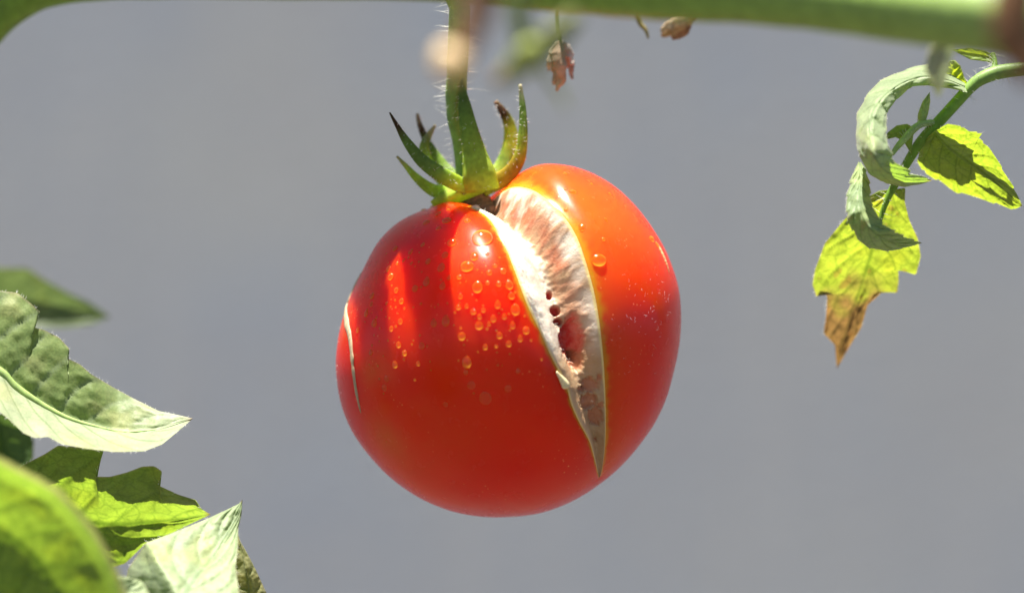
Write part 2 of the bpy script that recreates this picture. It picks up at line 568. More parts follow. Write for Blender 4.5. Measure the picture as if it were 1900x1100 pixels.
# where each point shows in the photograph (for pits and patches traced from it)
P0 = PB * (1 - depth / np.linalg.norm(PB, axis=1))[:, None]
k_ = D / (D + P0[:, 1] + CD)
IX, IY = (P0[:, 0] + CX - 950) * k_ + 950, (-P0[:, 2] + CY - 550) * k_ + 550
cream = np.array((.38, .245, .13)); pink = np.array((.40, .125, .055)); brown = np.array((.17, .095, .045))
white = np.array((.80, .72, .60)); red = np.array((.62, .022, .018)); rose = np.array((.72, .22, .16)); lip = np.array((.78, .60, .22))
col = np.tile(cream, (len(SF), 1))
def mixin(w, c):
    global col
    w = np.clip(w, 0, 1)[:, None]
    col = col * (1 - w) + c * w
patch = nzs(PB / R0, 7, 21.0, 3)
upper = smooth01(TF, .66, .58)
mixin(upper * smooth01(SF, valley, valley + .2) * smooth01(patch + .25 * fib + .15 * fib2, -.85, .05) * smooth01(SF, .97, .78), pink)
mixin(upper * smooth01(SF, valley + .1, valley - .1) * .8, white)  # pale left wall, whitened further to paint in the sun's overexposure
mixin(smooth01(.3 * fib + .3 * fib2 + 1.5 * patch, .1, 1.0) * upper * .45, white)
mixin(smooth01(SF, .80, .93) * upper * smooth01(1.4 * lump + .35 * fib2, -.7, .35) * .75, white)
mixin(smooth01(TF, .40, .50) * smooth01(TF, .68, .60) * smooth01(SF, .42, .6) * smooth01(SF, 1.0, .85) * .55, np.array((.40, .22, .13)))
wet = np.zeros(len(SF))
PITS = [(1019, 548, 6, 8, 14), (1030, 577, 9, 9, 18), (1036, 597, 9, 7, 16), (1062, 628, 22, 44, 17), (1068, 668, 16, 22, 9),
        (1094, 712, 17, 13, 6), (1112, 702, 6, 10, 4), (1092, 745, 15, 14, 6), (1106, 772, 14, 16, 6), (1104, 815, 5, 7, 3), (1116, 752, 6, 6, 4), (1078, 722, 7, 5, 3)]
for (x, y, rx, ry, dd) in PITS:
    q = ((IX - x) / rx) ** 2 + ((IY - y) / ry) ** 2 + (.8 * fib2 + .8 * lump) * (1.0 if dd < 8 else .42)
    w = smooth01(q, 1.35, .55)
    depth += dd * w
    deep = dd > 12
    if deep:
        mixin(w, red)
        mixin(w * smooth01(IY, y + 5, y + 40) * (rx > 20) * .8, np.array((.55, .16, .11)))
        mixin(w * smooth01(IX, x, x + rx) * (rx > 20), rose * np.array((.95, .6, .55)))
        wet = np.maximum(wet, w)
    else:
        mixin(w * .9, np.array((.42, .14, .06)))
mixin(smooth01(TF, .68, .74) * smooth01(SF, .5, .25) * .6, np.array((.62, .38, .20)))
mixin(smooth01(LAF, .20, .10), brown)
mixin(smooth01(SF, .045, .012), lip); mixin(smooth01(SF, .965, .99), lip)
PF = PB * (1 - depth / np.linalg.norm(PB, axis=1))[:, None]
PF += (1.0 * (edge_f < 1) * np.sin(math.pi * edge_f))[:, None] * PB / R0
link_mesh("flesh", to_world(PF), grid_faces(NRF, NCF), M_FLESH, tomato, col=col, attrs={"wet": wet})

# torn white fibres standing up from the flesh
def tube_rows(pts, rad, nseg, flat=1.0, ref=None):
    """verts of a swept tube; rad per point; flat squeezes it along ref"""
    pts = np.asarray(pts, float)
    T = np.gradient(pts, axis=0); T /= np.linalg.norm(T, axis=1)[:, None] + 1e-12
    ref = np.array((0, -1.0, 0)) if ref is None else np.asarray(ref, float)
    if ref.ndim == 1: ref = np.tile(ref, (len(pts), 1))
    B = ref - T * np.sum(ref * T, 1)[:, None]
    bad = np.linalg.norm(B, axis=1) < 1e-3
    B[bad] = np.array((1.0, .2, 0)) - T[bad] * (T[bad] @ np.array((1.0, .2, 0)))[:, None]
    B /= np.linalg.norm(B, axis=1)[:, None]
    S = np.cross(T, B)
    a = np.linspace(0, 2 * math.pi, nseg, endpoint=False)
    rad = np.broadcast_to(rad, (len(pts),))
    fl = np.broadcast_to(flat, (len(pts),))
    V = pts[:, None, :] + rad[:, None, None] * (np.cos(a)[None, :, None] * S[:, None, :] + (fl[:, None] * np.sin(a)[None, :])[:, :, None] * B[:, None, :])
    return V.reshape(-1, 3)

class Acc:
    def __init__(s): s.v = []; s.f = []; s.c = []
    def tube(s, pts, rad, nseg, flat=1.0, ref=None, col=None, caps=True):
        V = tube_rows(pts, rad, nseg, flat, ref)
        off = sum(len(x) for x in s.v)
        n = len(pts)
        s.v.append(V); s.f += grid_faces(n, nseg, True, off)
        if caps:
            s.f.append(tuple(off + j for j in range(nseg))[::-1])
            s.f.append(tuple(off + (n - 1) * nseg + j for j in range(nseg)))
        if col is not None:
            c = np.asarray(col, float)
            if c.ndim == 1: c = np.tile(c, (n, 1))
            s.c.append(np.repeat(c, nseg, 0))
    def obj(s, name, mat, parent=None, **kw):
        return link_mesh(name, np.vstack(s.v), s.f, mat, parent, col=np.vstack(s.c) if s.c else None, **kw)

def hair(acc, p, dr, ln, r, bend):
    t = np.linspace(0, 1, 4)[:, None]
    pts = p + dr * ln * t + bend * ln * t ** 2
    acc.tube(pts, r * np.array((1, .8, .55, .12)), 3, caps=False)

nrm_f = PF / np.linalg.norm(PF, axis=1)[:, None]
WPF = to_world(PF)
ac = Acc()
cand = np.where((edge_f > .2) & (TF < .66) & (TF > .1) & (SF < .5) & (wet < .3))[0]
for i in rng.choice(cand, 120, replace=False):
    dr = nrm_f[i] * 1.0 + np.array((.6 if SF[i] < .45 else -.4, -.2, .3)) + rng.normal(0, .5, 3)
    dr /= np.linalg.norm(dr)
    hair(ac, WPF[i], dr, rng.uniform(4, 9) * U, .4 * U, rng.normal(0, .3, 3))
for i in rng.choice(np.where((np.abs(SF - .06) < .04) & (TF > .35) & (TF < .6))[0], 60, replace=False):
    hair(ac, WPF[i], np.array((.9, -.3, .3)) + rng.normal(0, .25, 3), rng.uniform(5, 12) * U, .45 * U, rng.normal(0, .3, 3))
tag(ac.obj("flesh_fibres", M_HAIR, tomato), kind='stuff')

def surf(px, py):
    d0 = inv(px, py)
    p = skin_pos(d0[None])[0]
    e = .01
    t1 = np.cross(d0, (0, 0, 1.0)); t1 /= np.linalg.norm(t1); t2 = np.cross(d0, t1)
    q1 = d0 + e * t1; q2 = d0 + e * t2
    q = skin_pos(np.stack([q1 / np.linalg.norm(q1), q2 / np.linalg.norm(q2)]))
    n = np.cross(q[0] - p, q[1] - p); n /= np.linalg.norm(n)
    if n @ p < 0: n = -n
    return to_world(p[None])[0], n

# healed splits on the sides
def scar(name, pts, wid, c0, lift=1.5):
    P2 = catmull([(x, y, w) for (x, y), w in zip(pts, wid)], 46)
    C_, Nn = zip(*[surf(x, y) for x, y, w in P2])
    C_, Nn = np.array(C_), np.array(Nn)
    w = P2[:, 2] * U * .5 * (1 + .55 * np.array([noise.noise(Vector((i * .45, 2, 0))) for i in range(46)]))
    a = Acc()
    cc = np.array([np.asarray(c0) * (1 + .25 * noise.noise(Vector((i * .5, 7, 1)))) for i in range(46)])
    a.tube(C_ + Nn * .2 * U, w, 10, np.clip(2.2 * U / np.maximum(w, 1e-9), .25, .8), Nn, cc)
    return a.obj(name, M_SCAR, tomato)
scar("healed_split", [(667, 505), (655, 532), (645, 556), (643, 580), (645, 600), (650, 622), (653, 650), (656, 690), (661, 728), (669, 766)],
     [4, 7, 12, 14, 18, 15, 12, 10, 8, 2], (.44, .33, .20))
scar("healed_split", [(1221, 452), (1229, 470), (1236, 488), (1242, 506)], [3, 6, 5, 1.5], (.80, .42, .20))
# pale blob of dried sap on the crack's left lip
c_, n_ = surf(1047, 711)
a = Acc(); P2 = catmull([(1032, 690, 0), (1042, 703, 0), (1049, 714, 0), (1051, 722, 0)], 16)
pts = np.array([surf(x, y)[0] + surf(x, y)[1] * 3 * U for x, y, _ in P2])
a.tube(pts, np.interp(np.linspace(0, 1, 16), [0, .4, .8, .95, 1], [2, 5, 8, 6, 1.5]) * U, 12, .8, n_, (.75, .62, .36))
a.obj("dried_sap", M_SCAR, tomato)

# fine fuzz along the right side of the skin
ac = Acc()
for _ in range(110):
    x, y = rng.normal(1195, 35), rng.normal(585, 60)
    if math.hypot(x - CX, y - CY) > 308: continue
    p, n = surf(x, y)
    dr = n * .35 + rng.normal(0, .6, 3); dr /= np.linalg.norm(dr)
    hair(ac, p, dr, rng.uniform(2.5, 6.5) * U, .22 * U, rng.normal(0, .4, 3))
for k in range(9):
    x, y = 626 + rng.uniform(0, 4), rng.uniform(590, 720)
    p, n = surf(x, y)
    hair(ac, p, n + rng.normal(0, .4, 3), rng.uniform(2, 4) * U, .25 * U, rng.normal(0, .3, 3))
tag(ac.obj("skin_fuzz", M_HAIR, tomato), kind='stuff')

# calyx: a green disc with seven sepals, and the stem above it
G1, G2, G3, GY, BR = np.array((.17, .29, .06)), np.array((.27, .43, .07)), np.array((.44, .62, .09)), np.array((.60, .74, .08)), np.array((.09, .045, .02))
calyx_parts = []
disc = []
ang = np.linspace(0, 2 * math.pi, 48, endpoint=False)
for t, (r, dz, c) in enumerate([(2, -24, GY), (40, -22, GY), (60, -14, GY), (68, -4, GY), (58, 8, G3), (40, 20, G3), (24, 36, G2), (14, 60, G2), (10, 80, G2)]):
    for a_ in ang:
        rr = r * (1 + .10 * math.cos(7 * a_ + .6) * (t in (2, 3, 4)))
        disc.append((rr * math.cos(a_), rr * .9 * math.sin(a_), dz, c))
disc = np.array([(x, y, z, *c) for x, y, z, c in disc])
tilt = math.radians(-16)
X = disc[:, 0] * math.cos(tilt) + disc[:, 2] * math.sin(tilt) * -1
Z = disc[:, 0] * math.sin(tilt) * -1 + disc[:, 2] * math.cos(tilt)
pos = np.stack([(868 + X - 950) * U, (disc[:, 1] - 5) * U, (550 - 352 + Z) * U + H0], 1)
nf = 48
calyx = link_mesh("calyx", pos, grid_faces(9, 48, True) + [tuple(range(48))[::-1], tuple(8 * 48 + j for j in range(48))], M_CALYX, tomato, col=disc[:, 3:])

def sepal(pts, wid, cols, flat=.35, ref=(0, -1, 0), name="sepal"):
    """pts (px,py,depth), half widths, colours along the length"""
    n = 40
    P2 = catmull(pts, n)
    W = np.array([at(*p) for p in P2])
    t = np.linspace(0, 1, n)
    w = np.interp(t, np.linspace(0, 1, len(wid)), wid) * U
    cs = np.array(cols, float); ct = np.linspace(0, 1, len(cs))
    c = np.stack([np.interp(t, ct, cs[:, k]) for k in range(3)], 1)
    a = Acc(); a.tube(W, w, 14, flat, ref, c)
    ob = a.obj(name, M_CALYX, calyx)
    return ob, W, w

# brown cork where the split runs in under the calyx
a = Acc(); P2 = catmull([(872, 335, -6), (876, 356, -14), (884, 378, -22), (896, 402, -30), (904, 420, -20)], 30)
Wc = np.array([at(*p) for p in P2])
ck = Acc(); ck.tube(Wc, np.interp(np.linspace(0, 1, 30), [0, .4, 1], [30, 27, 34]) * U, 40, .8, (0, -1, 0), np.array([(.20, .115, .055)] * 30) * rng.uniform(.6, 1.5, (30, 1)))
ck.v[0] += np.array([[nz(q, 1500, 1), nz(q, 1500, 5), nz(q, 1500, 9)] for q in ck.v[0]]) * 3.5 * U
ck.obj("corky_core", M_SCAR, tomato)

hr = Acc()
def fuzz(W, w, n, ln, only=None):
    for _ in range(n):
        i = rng.integers(1, len(W) - 2)
        th = rng.uniform(0, 2 * math.pi)
        T = W[i + 1] - W[i - 1]; T /= np.linalg.norm(T)
        B = np.array((0, -1.0, 0)); B -= T * (B @ T); B /= np.linalg.norm(B); S = np.cross(T, B)
        dr = math.cos(th) * S + .6 * math.sin(th) * B
        dr /= np.linalg.norm(dr)
        hair(hr, W[i] + dr * w[i] * .9 * (1 if abs(math.cos(th)) > .7 else .5), dr + .25 * T * rng.normal() + rng.normal(0, .12, 3), rng.uniform(.4, 1) * ln * U, .42 * U, rng.normal(0, .22, 3))

S_ = []
S_.append(sepal([(893, 352, -62), (889, 325, -74), (878, 275, -66), (866, 220, -52), (859, 175, -44), (856, 137, -40)], [34, 31, 24, 19, 16, 13, 7, 1], [GY, GY * .8, G3, G3 * .8, G2, G1, G1 * .9, G1], .22))
S_.append(sepal([(868, 350, -60), (825, 328, -85), (785, 300, -96), (756, 265, -100), (736, 232, -104), (723, 209, -106)], [14, 15, 14, 12, 9, 5, 1.5], [G3, GY * .9, G2, G1 * 1.2, G1, G1, BR, BR * .7], .4))
S_.append(sepal([(850, 362, -10), (806, 354, -28), (775, 332, -40), (752, 307, -46), (736, 290, -48)], [12, 14, 11, 8, 5, 2], [GY, G3 * 1.2, G3, G3 * 1.1, (.45, .40, .2)], .4))
S_.append(sepal([(852, 342, 40), (822, 310, 58), (796, 270, 66), (780, 235, 68), (774, 211, 68)], [14, 14, 11, 8, 6, 3], [G3, G2, G2, G1, BR, (.5, .38, .28)], .4))
S_.append(sepal([(835, 350, 30), (800, 310, 30), (787, 280, 22), (792, 258, 18), (808, 232, 16)], [12, 11, 10, 10, 7, 2], [G3, G3, G3 * 1.2, (.26, .34, .10), (.6, .5, .33)], .35))
S_.append(sepal([(905, 340, 30), (934, 308, 46), (948, 270, 52), (945, 232, 52), (932, 206, 50), (919, 188, 50)], [12, 16, 17, 16, 12, 9, 4], [GY, G3, G2 * 1.1, GY, GY * .9, BR, (.30, .18, .12)], .3))
S_.append(sepal([(895, 350, -35), (938, 328, -42), (962, 297, -46), (970, 255, -48), (970, 205, -46), (965, 156, -44)], [16, 16, 13, 10, 8, 6, 3], [GY, (.46, .36, .03), (.44, .30, .03), GY * .8, G2, G1 * 1.2, (.55, .5, .38)], .35))  # orange stretch paints in light shining through and reflected
for ob, W, w in S_:
    fuzz(W, w, 75, 9)
def stalk(name, pts, wid, c, mat, parent, n=60, seg=18, flat=1.0):
    P2 = catmull(pts, n)
    W = np.array([at(*p) for p in P2])
    t = np.linspace(0, 1, n)
    w = np.interp(t, np.linspace(0, 1, len(wid)), wid) * U * (D + ZOFF + P2[:, 2]) / D
    w *= 1 + .04 * np.array([noise.noise(Vector((i * .22, wid[0], 0))) for i in range(n)])
    cs = np.array(c, float)
    if cs.ndim == 1: cs = cs[None]
    cc = np.stack([np.interp(t, np.linspace(0, 1, len(cs)), cs[:, k]) for k in range(3)], 1)
    a = Acc(); a.tube(W, w, seg, flat, None, cc)
    return a.obj(name, mat, parent), W, w
stem, W, w = stalk("stem", [(735, -60, -600), (735, -95, -420), (750, -95, -260), (815, -60, -150), (850, 5, -105), (853, 30, -95), (850, 90, -50), (847, 160, -20), (845, 215, -6), (850, 248, 0), (856, 290, 0), (862, 345, 0)],
                   [20] * 12 + [20, 20, 20, 20, 19, 19, 20, 16, 13, 13, 16], [G1 * 1.3] * 8 + [G1 * 1.3, G1 * 1.3, G1 * 1.2, G1, G1, G2, G2], M_STEM, tomato, n=150)
fuzz(W[70:], w[70:], 240, 28)
tag(hr.obj("stem_hairs", M_HAIR, tomato), kind='stuff')

# ------------------------------------------------------------------ water drops on the skin
def drop_mesh(k):
    """a sessile drop, unit radius, lower end fuller; its foot reaches into the skin"""
    n, m = 20, 11
    v = []; f = []
    for i in range(m):
        ph = (i / (m - 1)) * .5 * math.pi + .0
        r, h = math.sin(ph), math.cos(ph)
        for j in range(n):
            a = 2 * math.pi * j / n
            x, y = r * math.cos(a), r * math.sin(a)
            tail = (0, .35, .9)[k]
            x *= 1 - tail * .45 * max(0, y) ** 1.3
            yy = y * (1 + tail * .5 * (y > 0))
            hh = h * (1.0 - .30 * y * (k > 0))
            v.append((x, yy, hh * .62 + .02))
    for j in range(n):
        x, y, z = v[(m - 1) * n + j]
        v.append((x * .96, y * .96, -.22))
    f = grid_faces(m + 1, n, True)
    f = [tuple(reversed(q)) for q in f]
    f.append(tuple(m * n + j for j in range(n)))
    me = bpy.data.meshes.new("water_drop")
    me.from_pydata(v, [], [q[::-1] for q in f])
    me.validate()
    import bmesh
    bm = bmesh.new(); bm.from_mesh(me); bmesh.ops.remove_doubles(bm, verts=bm.verts, dist=1e-5); bmesh.ops.recalc_face_normals(bm, faces=bm.faces); bm.to_mesh(me); bm.free()
    me.polygons.foreach_set("use_smooth", [True] * len(me.polygons))
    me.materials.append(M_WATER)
    return me
DROP = [drop_mesh(k) for k in range(3)]
def drop(px, py, r, k=1, asp=1.0, flat=1.0, label=None):
    p, n = surf(px, py)
    n = Vector(n); z = Vector((0, 0, 1))
    up = (z - n * z.dot(n)).normalized()
    side = up.cross(n)
    from mathutils import Matrix
    R = Matrix((side, up, n)).transposed().to_4x4()
    ob = bpy.data.objects.new("water_drop", DROP[k])
    COL.objects.link(ob)
    s = r * U
    ob.matrix_world = Matrix.Translation(Vector(p)) @ R @ Matrix.Diagonal((s, s * asp, s * flat, 1))
    tag(ob, label or (("small clear water drop on the lit red skin left of the split" if px > 825 else "small clear water drop on the shaded left shoulder of the tomato") if px < 1000 else
        "small clear water drop on the skin right of the split"), "water drop", "water drops on the tomato")
    return ob
BIG = [(896, 446, 18.5, 0, 1.0, .95, "largest round water drop, close to the top of the split's left edge"),
       (840, 453, 9, 0, 1.0, .9, "round water drop just left of the largest drop"),
       (831, 414, 10.5, 0, .68, .8, "flattened oval water drop at the shoulder, left of the white glint"),
       (869, 499, 12.5, 0, .85, .85, "wide water drop below the largest drop, second largest left of the split"),
       (1108, 486, 13.5, 0, .85, .9, "large lone water drop on the skin right of the split, by its yellow rim"),
       (867, 672, 8.5, 1, 1.2, .6, "long runny water drop lowest on the lit front of the tomato"),
       (901, 738, 11, 0, 1.15, .3, "faint flat water drop low on the dark front of the tomato"),
       (802, 381, 7.5, 0, .9, .9, "water drop standing on the tomato's outline below the green calyx"),
       (791, 413, 7, 0, 1.0, .8, "round water drop in the triangular light patch on the left shoulder"),
       (1209, 444, 6.5, 0, 1.0, 1.0, "water drop at the top of the small pale scar, right edge of the tomato"),
       (1060, 363, 6.5, 0, .8, .7, "water drop beside the white glint right of the split"),
       (821, 500, 7.5, 1, 1.15, .8, "upright oval water drop on the edge between shade and light"),
       (829, 597, 7.5, 1, 1.25, .9, "bright teardrop of water alone on the dim middle of the left front"),
       (695, 600, 6.5, 1, 1.1, .9, "teardrop of water nearest the healed split on the left side")]
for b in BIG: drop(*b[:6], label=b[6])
SMALL = [(869, 416, 6), (834, 396, 4), (815, 400, 5), (814, 426, 5), (785, 389, 5), (785, 455, 4), (762, 468, 5), (733, 461, 6), (828, 476, 6.5), (882, 481, 8),
 (836, 519, 4), (855, 518, 4.5), (824, 534, 5.5), (888, 537, 9), (905, 476, 4), (919, 497, 4.5), (909, 510, 5.5), (934, 505, 5.5), (945, 531, 7), (949, 551, 6),
 (926, 530, 4.5), (906, 529, 3.5), (857, 553, 4.5), (853, 572, 4.5), (868, 570, 3.5), (880, 580, 5), (898, 577, 4), (924, 568, 5.5), (916, 593, 5.5), (891, 589, 4),
 (890, 605, 7.5), (956, 576, 8), (936, 589, 4.5), (908, 602, 3.5), (927, 623, 5), (858, 624, 6.5), (806, 600, 6), (793, 525, 7), (796, 487, 5), (771, 536, 6),
 (736, 539, 5), (726, 514, 6), (721, 499, 5), (692, 550, 6), (681, 582, 5), (691, 565, 4.5), (664, 613, 4.5), (745, 559, 5), (738, 640, 5.5), (742, 596, 5),
 (725, 610, 4.5), (749, 655, 5), (687, 655, 4.5), (731, 677, 5.5), (782, 642, 6), (901, 644, 4.5), (921, 642, 3.5), (944, 638, 5), (965, 629, 4.5), (976, 613, 6.5),
 (951, 605, 5), (749, 484, 3), (764, 489, 3), (737, 489, 3), (718, 563, 3), (865, 690, 4), (715, 703, 5.5), (711, 720, 6), (875, 714, 7), (827, 750, 5), (961, 688, 4),
 (943, 720, 6), (775, 675, 4), (1078, 426, 5.5), (1119, 415, 4), (1114, 451, 4), (1046, 330, 4), (1050, 389, 3.5), (1220, 454, 5), (1047, 357, 3), (1130, 362, 3), (1096, 345, 3)]
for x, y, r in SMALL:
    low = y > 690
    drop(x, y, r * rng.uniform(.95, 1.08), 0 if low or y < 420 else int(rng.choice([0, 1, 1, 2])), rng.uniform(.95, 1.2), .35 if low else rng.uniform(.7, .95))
placed = [(x, y, r) for x, y, r, *_ in BIG] + SMALL
n_t = 0
while n_t < 90:
    if rng.random() < .6: x, y = rng.normal(905, 38), rng.normal(575, 60)
    else: x, y = rng.normal(735, 35), rng.normal(585, 65)
    if edge_dist(*[np.array([v]) for v in (latlon(inv(x, y)[None])[0][0], latlon(inv(x, y)[None])[1][0])])[0][0] < 12: continue
    la, lo = latlon(inv(x, y)[None]); l0, r0 = lon_edges(la)
    if (min(l0[0], r0[0]) < lo[0] < max(l0[0], r0[0])) and la[0] < LAT_END: continue
    if math.hypot(x - CX, y - CY) > 300 or any(math.hypot(x - a, y - b) < c + 4 for a, b, c in placed): continue
    r = rng.uniform(1.2, 2.6)
    placed.append((x, y, r)); n_t += 1
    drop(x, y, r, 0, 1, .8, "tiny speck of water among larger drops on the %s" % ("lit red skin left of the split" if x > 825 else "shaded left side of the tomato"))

# ------------------------------------------------------------------ leaves
def leaf(name, Lm, Mm, Rm, base, glow, parent=None, nv=90, nu=44, veins=6, puff=5.0, camber=0.0, curl=0.0, brown=None, slope=.30, wav=3.0, seed=1.0, spots=0.0, veincol=1.0, vein_w=.05, shade_bend=None, shape=None, edge=.965, left=None, vc=None, vcr=None, ser=None):
    """a leaf blade between two margins (px,py,depth) and a midrib; the margins keep their teeth"""
    fix = lambda pts: [(p[0], p[1], p[2] if len(p) > 2 else 0.0) for p in pts]
    Lp, Mp, Rp = linear(fix(Lm), nv), catmull(fix(Mm), nv), linear(fix(Rm), nv)
    u = np.linspace(-1, 1, nu)
    v = np.linspace(0, 1, nv)
    if ser:
        for E_, k0 in ((Lp, 0.0), (Rp, .37)):
            o_ = E_ - Mp; o_ /= np.linalg.norm(o_, axis=1)[:, None] + 1e-6
            sw = (v * ser[0] + k0 + .25 * np.sin(v * 11 + seed)) % 1.0
            E_ += o_ * (ser[1] * (sw ** .7 - .55) * smooth01(v, .02, .12) * smooth01(v, 1.0, .90))[:, None]
    rows = np.empty((nv, nu, 3))
    for j, uu_ in enumerate(u):
        e = Lp if uu_ < 0 else Rp
        a = abs(uu_)
        # smooth the teeth away towards the midrib
        q = Mp * (1 - a) + e * a
        q = q.copy()
        q[:, 2] += camber * (a ** 2 - a) * -4 * .25 + curl * smooth01(np.array([a]), .72, 1.0)[0]
        rows[:, j] = q
    VV, UU = np.meshgrid(v, u, indexing='ij')
    au = np.abs(UU)
    if shade_bend:  # bends one side of the blade away so it falls dark
        x0, y0, x1, y1, k = shade_bend
        ln = math.hypot(x1 - x0, y1 - y0)
        sd = ((rows[:, :, 0] - x0) * (y1 - y0) - (rows[:, :, 1] - y0) * (x1 - x0)) / ln
        rows[:, :, 2] += k * (np.maximum(-sd, 0))
    if shape: rows[:, :, 2] += shape(UU, VV)
    # side veins run forward from the midrib
    ph = VV * veins - slope * veins * au ** 1.15 * .55 + .25 * (UU > 0) + .12 * np.sin(VV * 9 + seed)
    fr = np.abs(ph - np.round(ph))
    lat_w = vein_w * (1.25 - .8 * au)
    vein = np.exp(-(fr / lat_w) ** 2) * smooth01(au, 1.0, .85)
    mid = np.exp(-(au / .045) ** 2)
    vein = np.clip(np.maximum(vein * .8, mid) * veincol, 0, 1)
    bulge = (np.sqrt(np.clip(1 - (1 - 2 * fr) ** 2, 0, 1))) * smooth01(au, .02, .22) * smooth01(au, 1.02, .8) * smooth01(VV, 0, .08) * smooth01(VV, 1, .9)
    flat = rows.reshape(-1, 3)
    wv = np.array([noise.noise(Vector((p[0] * .012 + seed, p[1] * .012, seed))) for p in flat]).reshape(nv, nu)
    wf = np.array([noise.noise(Vector((p[0] * .05 + seed, p[1] * .05, seed * 2))) for p in flat]).reshape(nv, nu)
    wg = np.array([noise.noise(Vector((p[0] * .14 + seed, p[1] * .14, seed * 3))) for p in flat]).reshape(nv, nu)
    rows[:, :, 2] += -puff * bulge * (1 + 1.1 * wv) + wav * wv * (.3 + au) + 3.6 * wf * puff / 6 + 1.6 * wg
    rows[:, :, 2] -= 3.0 * mid
    W = np.array([at(*p) for p in rows.reshape(-1, 3)])
    c = np.tile(np.asarray(base, float), (nv * nu, 1)); g = np.tile(np.asarray(glow, float), (nv * nu, 1))
    VF, UF = VV.ravel(), UU.ravel()
    def blend(w, cc, gg):
        nonlocal c, g
        w = np.clip(w, 0, 1)[:, None]
        c = c * (1 - w) + np.asarray(cc) * w; g = g * (1 - w) + np.asarray(gg) * w
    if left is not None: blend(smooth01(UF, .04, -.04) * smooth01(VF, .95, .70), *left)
    if vc is not None: blend(np.clip(vein.ravel() + .9 * (1 - np.clip(fr.ravel() / .09, 0, 1)), 0, 1) * .55, vc, np.asarray(glow) * .8)
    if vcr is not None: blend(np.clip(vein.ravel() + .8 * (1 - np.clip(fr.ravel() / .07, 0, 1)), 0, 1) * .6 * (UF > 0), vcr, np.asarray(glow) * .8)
    yl = np.array([noise.noise(Vector((p[0] * .02 + seed * 3, p[1] * .02, 1.0))) for p in flat])
    blend(smooth01(yl, .1, .5) * .45, np.asarray(base) * (1.25, 1.1, .8), np.asarray(glow) * (1.3, 1.12, .8))
    tipw = smooth01(VF, .965, 1.0)
    edgew = smooth01(np.abs(UF), edge, edge + .035)
    blend(edgew * .6, (.42, .36, .24), (.42, .36, .16))
    blend(tipw * .8, (.22, .13, .08), (.22, .12, .05))
    if brown is not None:
        v0, v1 = brown
        nb = np.array([noise.noise(Vector((p[0] * .03, p[1] * .03, 5.0))) for p in flat])
        blend(smooth01(VF + .16 * nb, v0, v1), (.20, .115, .045), (.30, .17, .05))
    if spots:
        sp = np.array([noise.noise(Vector((p[0] * .06, p[1] * .06, 9.0 + seed))) for p in flat])
        blend(smooth01(sp, .42, .55) * spots, (.20, .10, .03), (.30, .13, .03))
    ob = link_mesh(name, W, grid_faces(nv, nu), M_LEAF, parent, col=c, attrs={"vein": vein.ravel()})
    a = ob.data.color_attributes.new("glow", 'FLOAT_COLOR', 'POINT')
    gg = np.ones((len(W), 4), dtype=np.float32); gg[:, :3] = g
    a.data.foreach_set("color", gg.ravel())
    return ob, W.reshape(nv, nu, 3)

GRN = (.085, .16, .035); PALE = (.38, .47, .27); GLOW = (.25, .40, .03); DGLOW = (.10, .18, .03)

def leaf_fuzz(W, parent, n, ln, margin=True):
    ac = Acc(); nv, nu, _ = W.shape
    for _ in range(n):
        i = rng.integers(3, nv - 2); j = (rng.choice([0, nu - 1]) if margin else rng.integers(1, nu - 1))
        out = W[i, j] - W[i, 3 if j == 0 else nu - 4] if margin else np.array((0, -1.0, .4))
        out = out / (np.linalg.norm(out) + 1e-9)
        hair(ac, W[i, j], out + rng.normal(0, .4, 3), rng.uniform(.4, 1) * ln * U, .38 * U, rng.normal(0, .3, 3))
    return tag(ac.obj("leaf_hairs", M_HAIR, parent), kind='stuff')

# A: the sharp pale leaf at the left edge; folded along its midrib, lower half turned up to the sun
ZOFF = -170
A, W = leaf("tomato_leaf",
     [(-170, 560, 30), (-90, 535, 34), (0, 539, 36), (32, 543, 36), (53, 559, 32), (74, 578, 30), (66, 592, 28), (58, 606, 26), (82, 612, 26), (110, 626, 24), (129, 647, 22), (122, 663, 20),
      (149, 676, 18), (168, 693, 16), (213, 720, 50), (248, 739, 46), (294, 762, 28), (337, 771, 9), (358, 776, 0)],
     [(-170, 630, 0), (-60, 662, 0), (0, 690, 0), (25, 715, 0), (71, 747, 0), (124, 775, 0), (177, 791, 0), (230, 801, 0), (290, 797, 0), (358, 776, 0)],
     [(-170, 700, -90), (-80, 738, -120), (0, 764, -135), (21, 782, -142), (43, 803, -150), (64, 812, -150), (89, 810, -148), (113, 823, -150), (160, 832, -144), (213, 838, -128), (266, 837, -100), (301, 824, -62), (330, 800, -26), (358, 776, 0)],
     (.46, .53, .34), (.22, .34, .03), left=((.25, .34, .12), (.22, .33, .03)), vc=(.42, .48, .32), vcr=(.26, .34, .14), nv=130, nu=60, veins=9, puff=4.5, seed=2.0, wav=5)  # upper half coloured darker for its shade, lower half paler for the sun
tag(A, "large pale pointed leaf in sharp focus at the left edge, its lower half sunlit white", "leaf", "tomato leaves at the left edge")
leaf_fuzz(W, A, 200, 6)
ob, W, w = stalk("midrib", [(-170, 630, -4), (-60, 662, -4), (0, 690, -5), (25, 715, -5), (71, 747, -5), (124, 775, -5), (177, 791, -4), (230, 801, -3), (290, 797, -2)], [12, 11, 10, 8, 6, 4, 2, 1], (.26, .36, .12), M_STEM, A)
ZOFF = 0
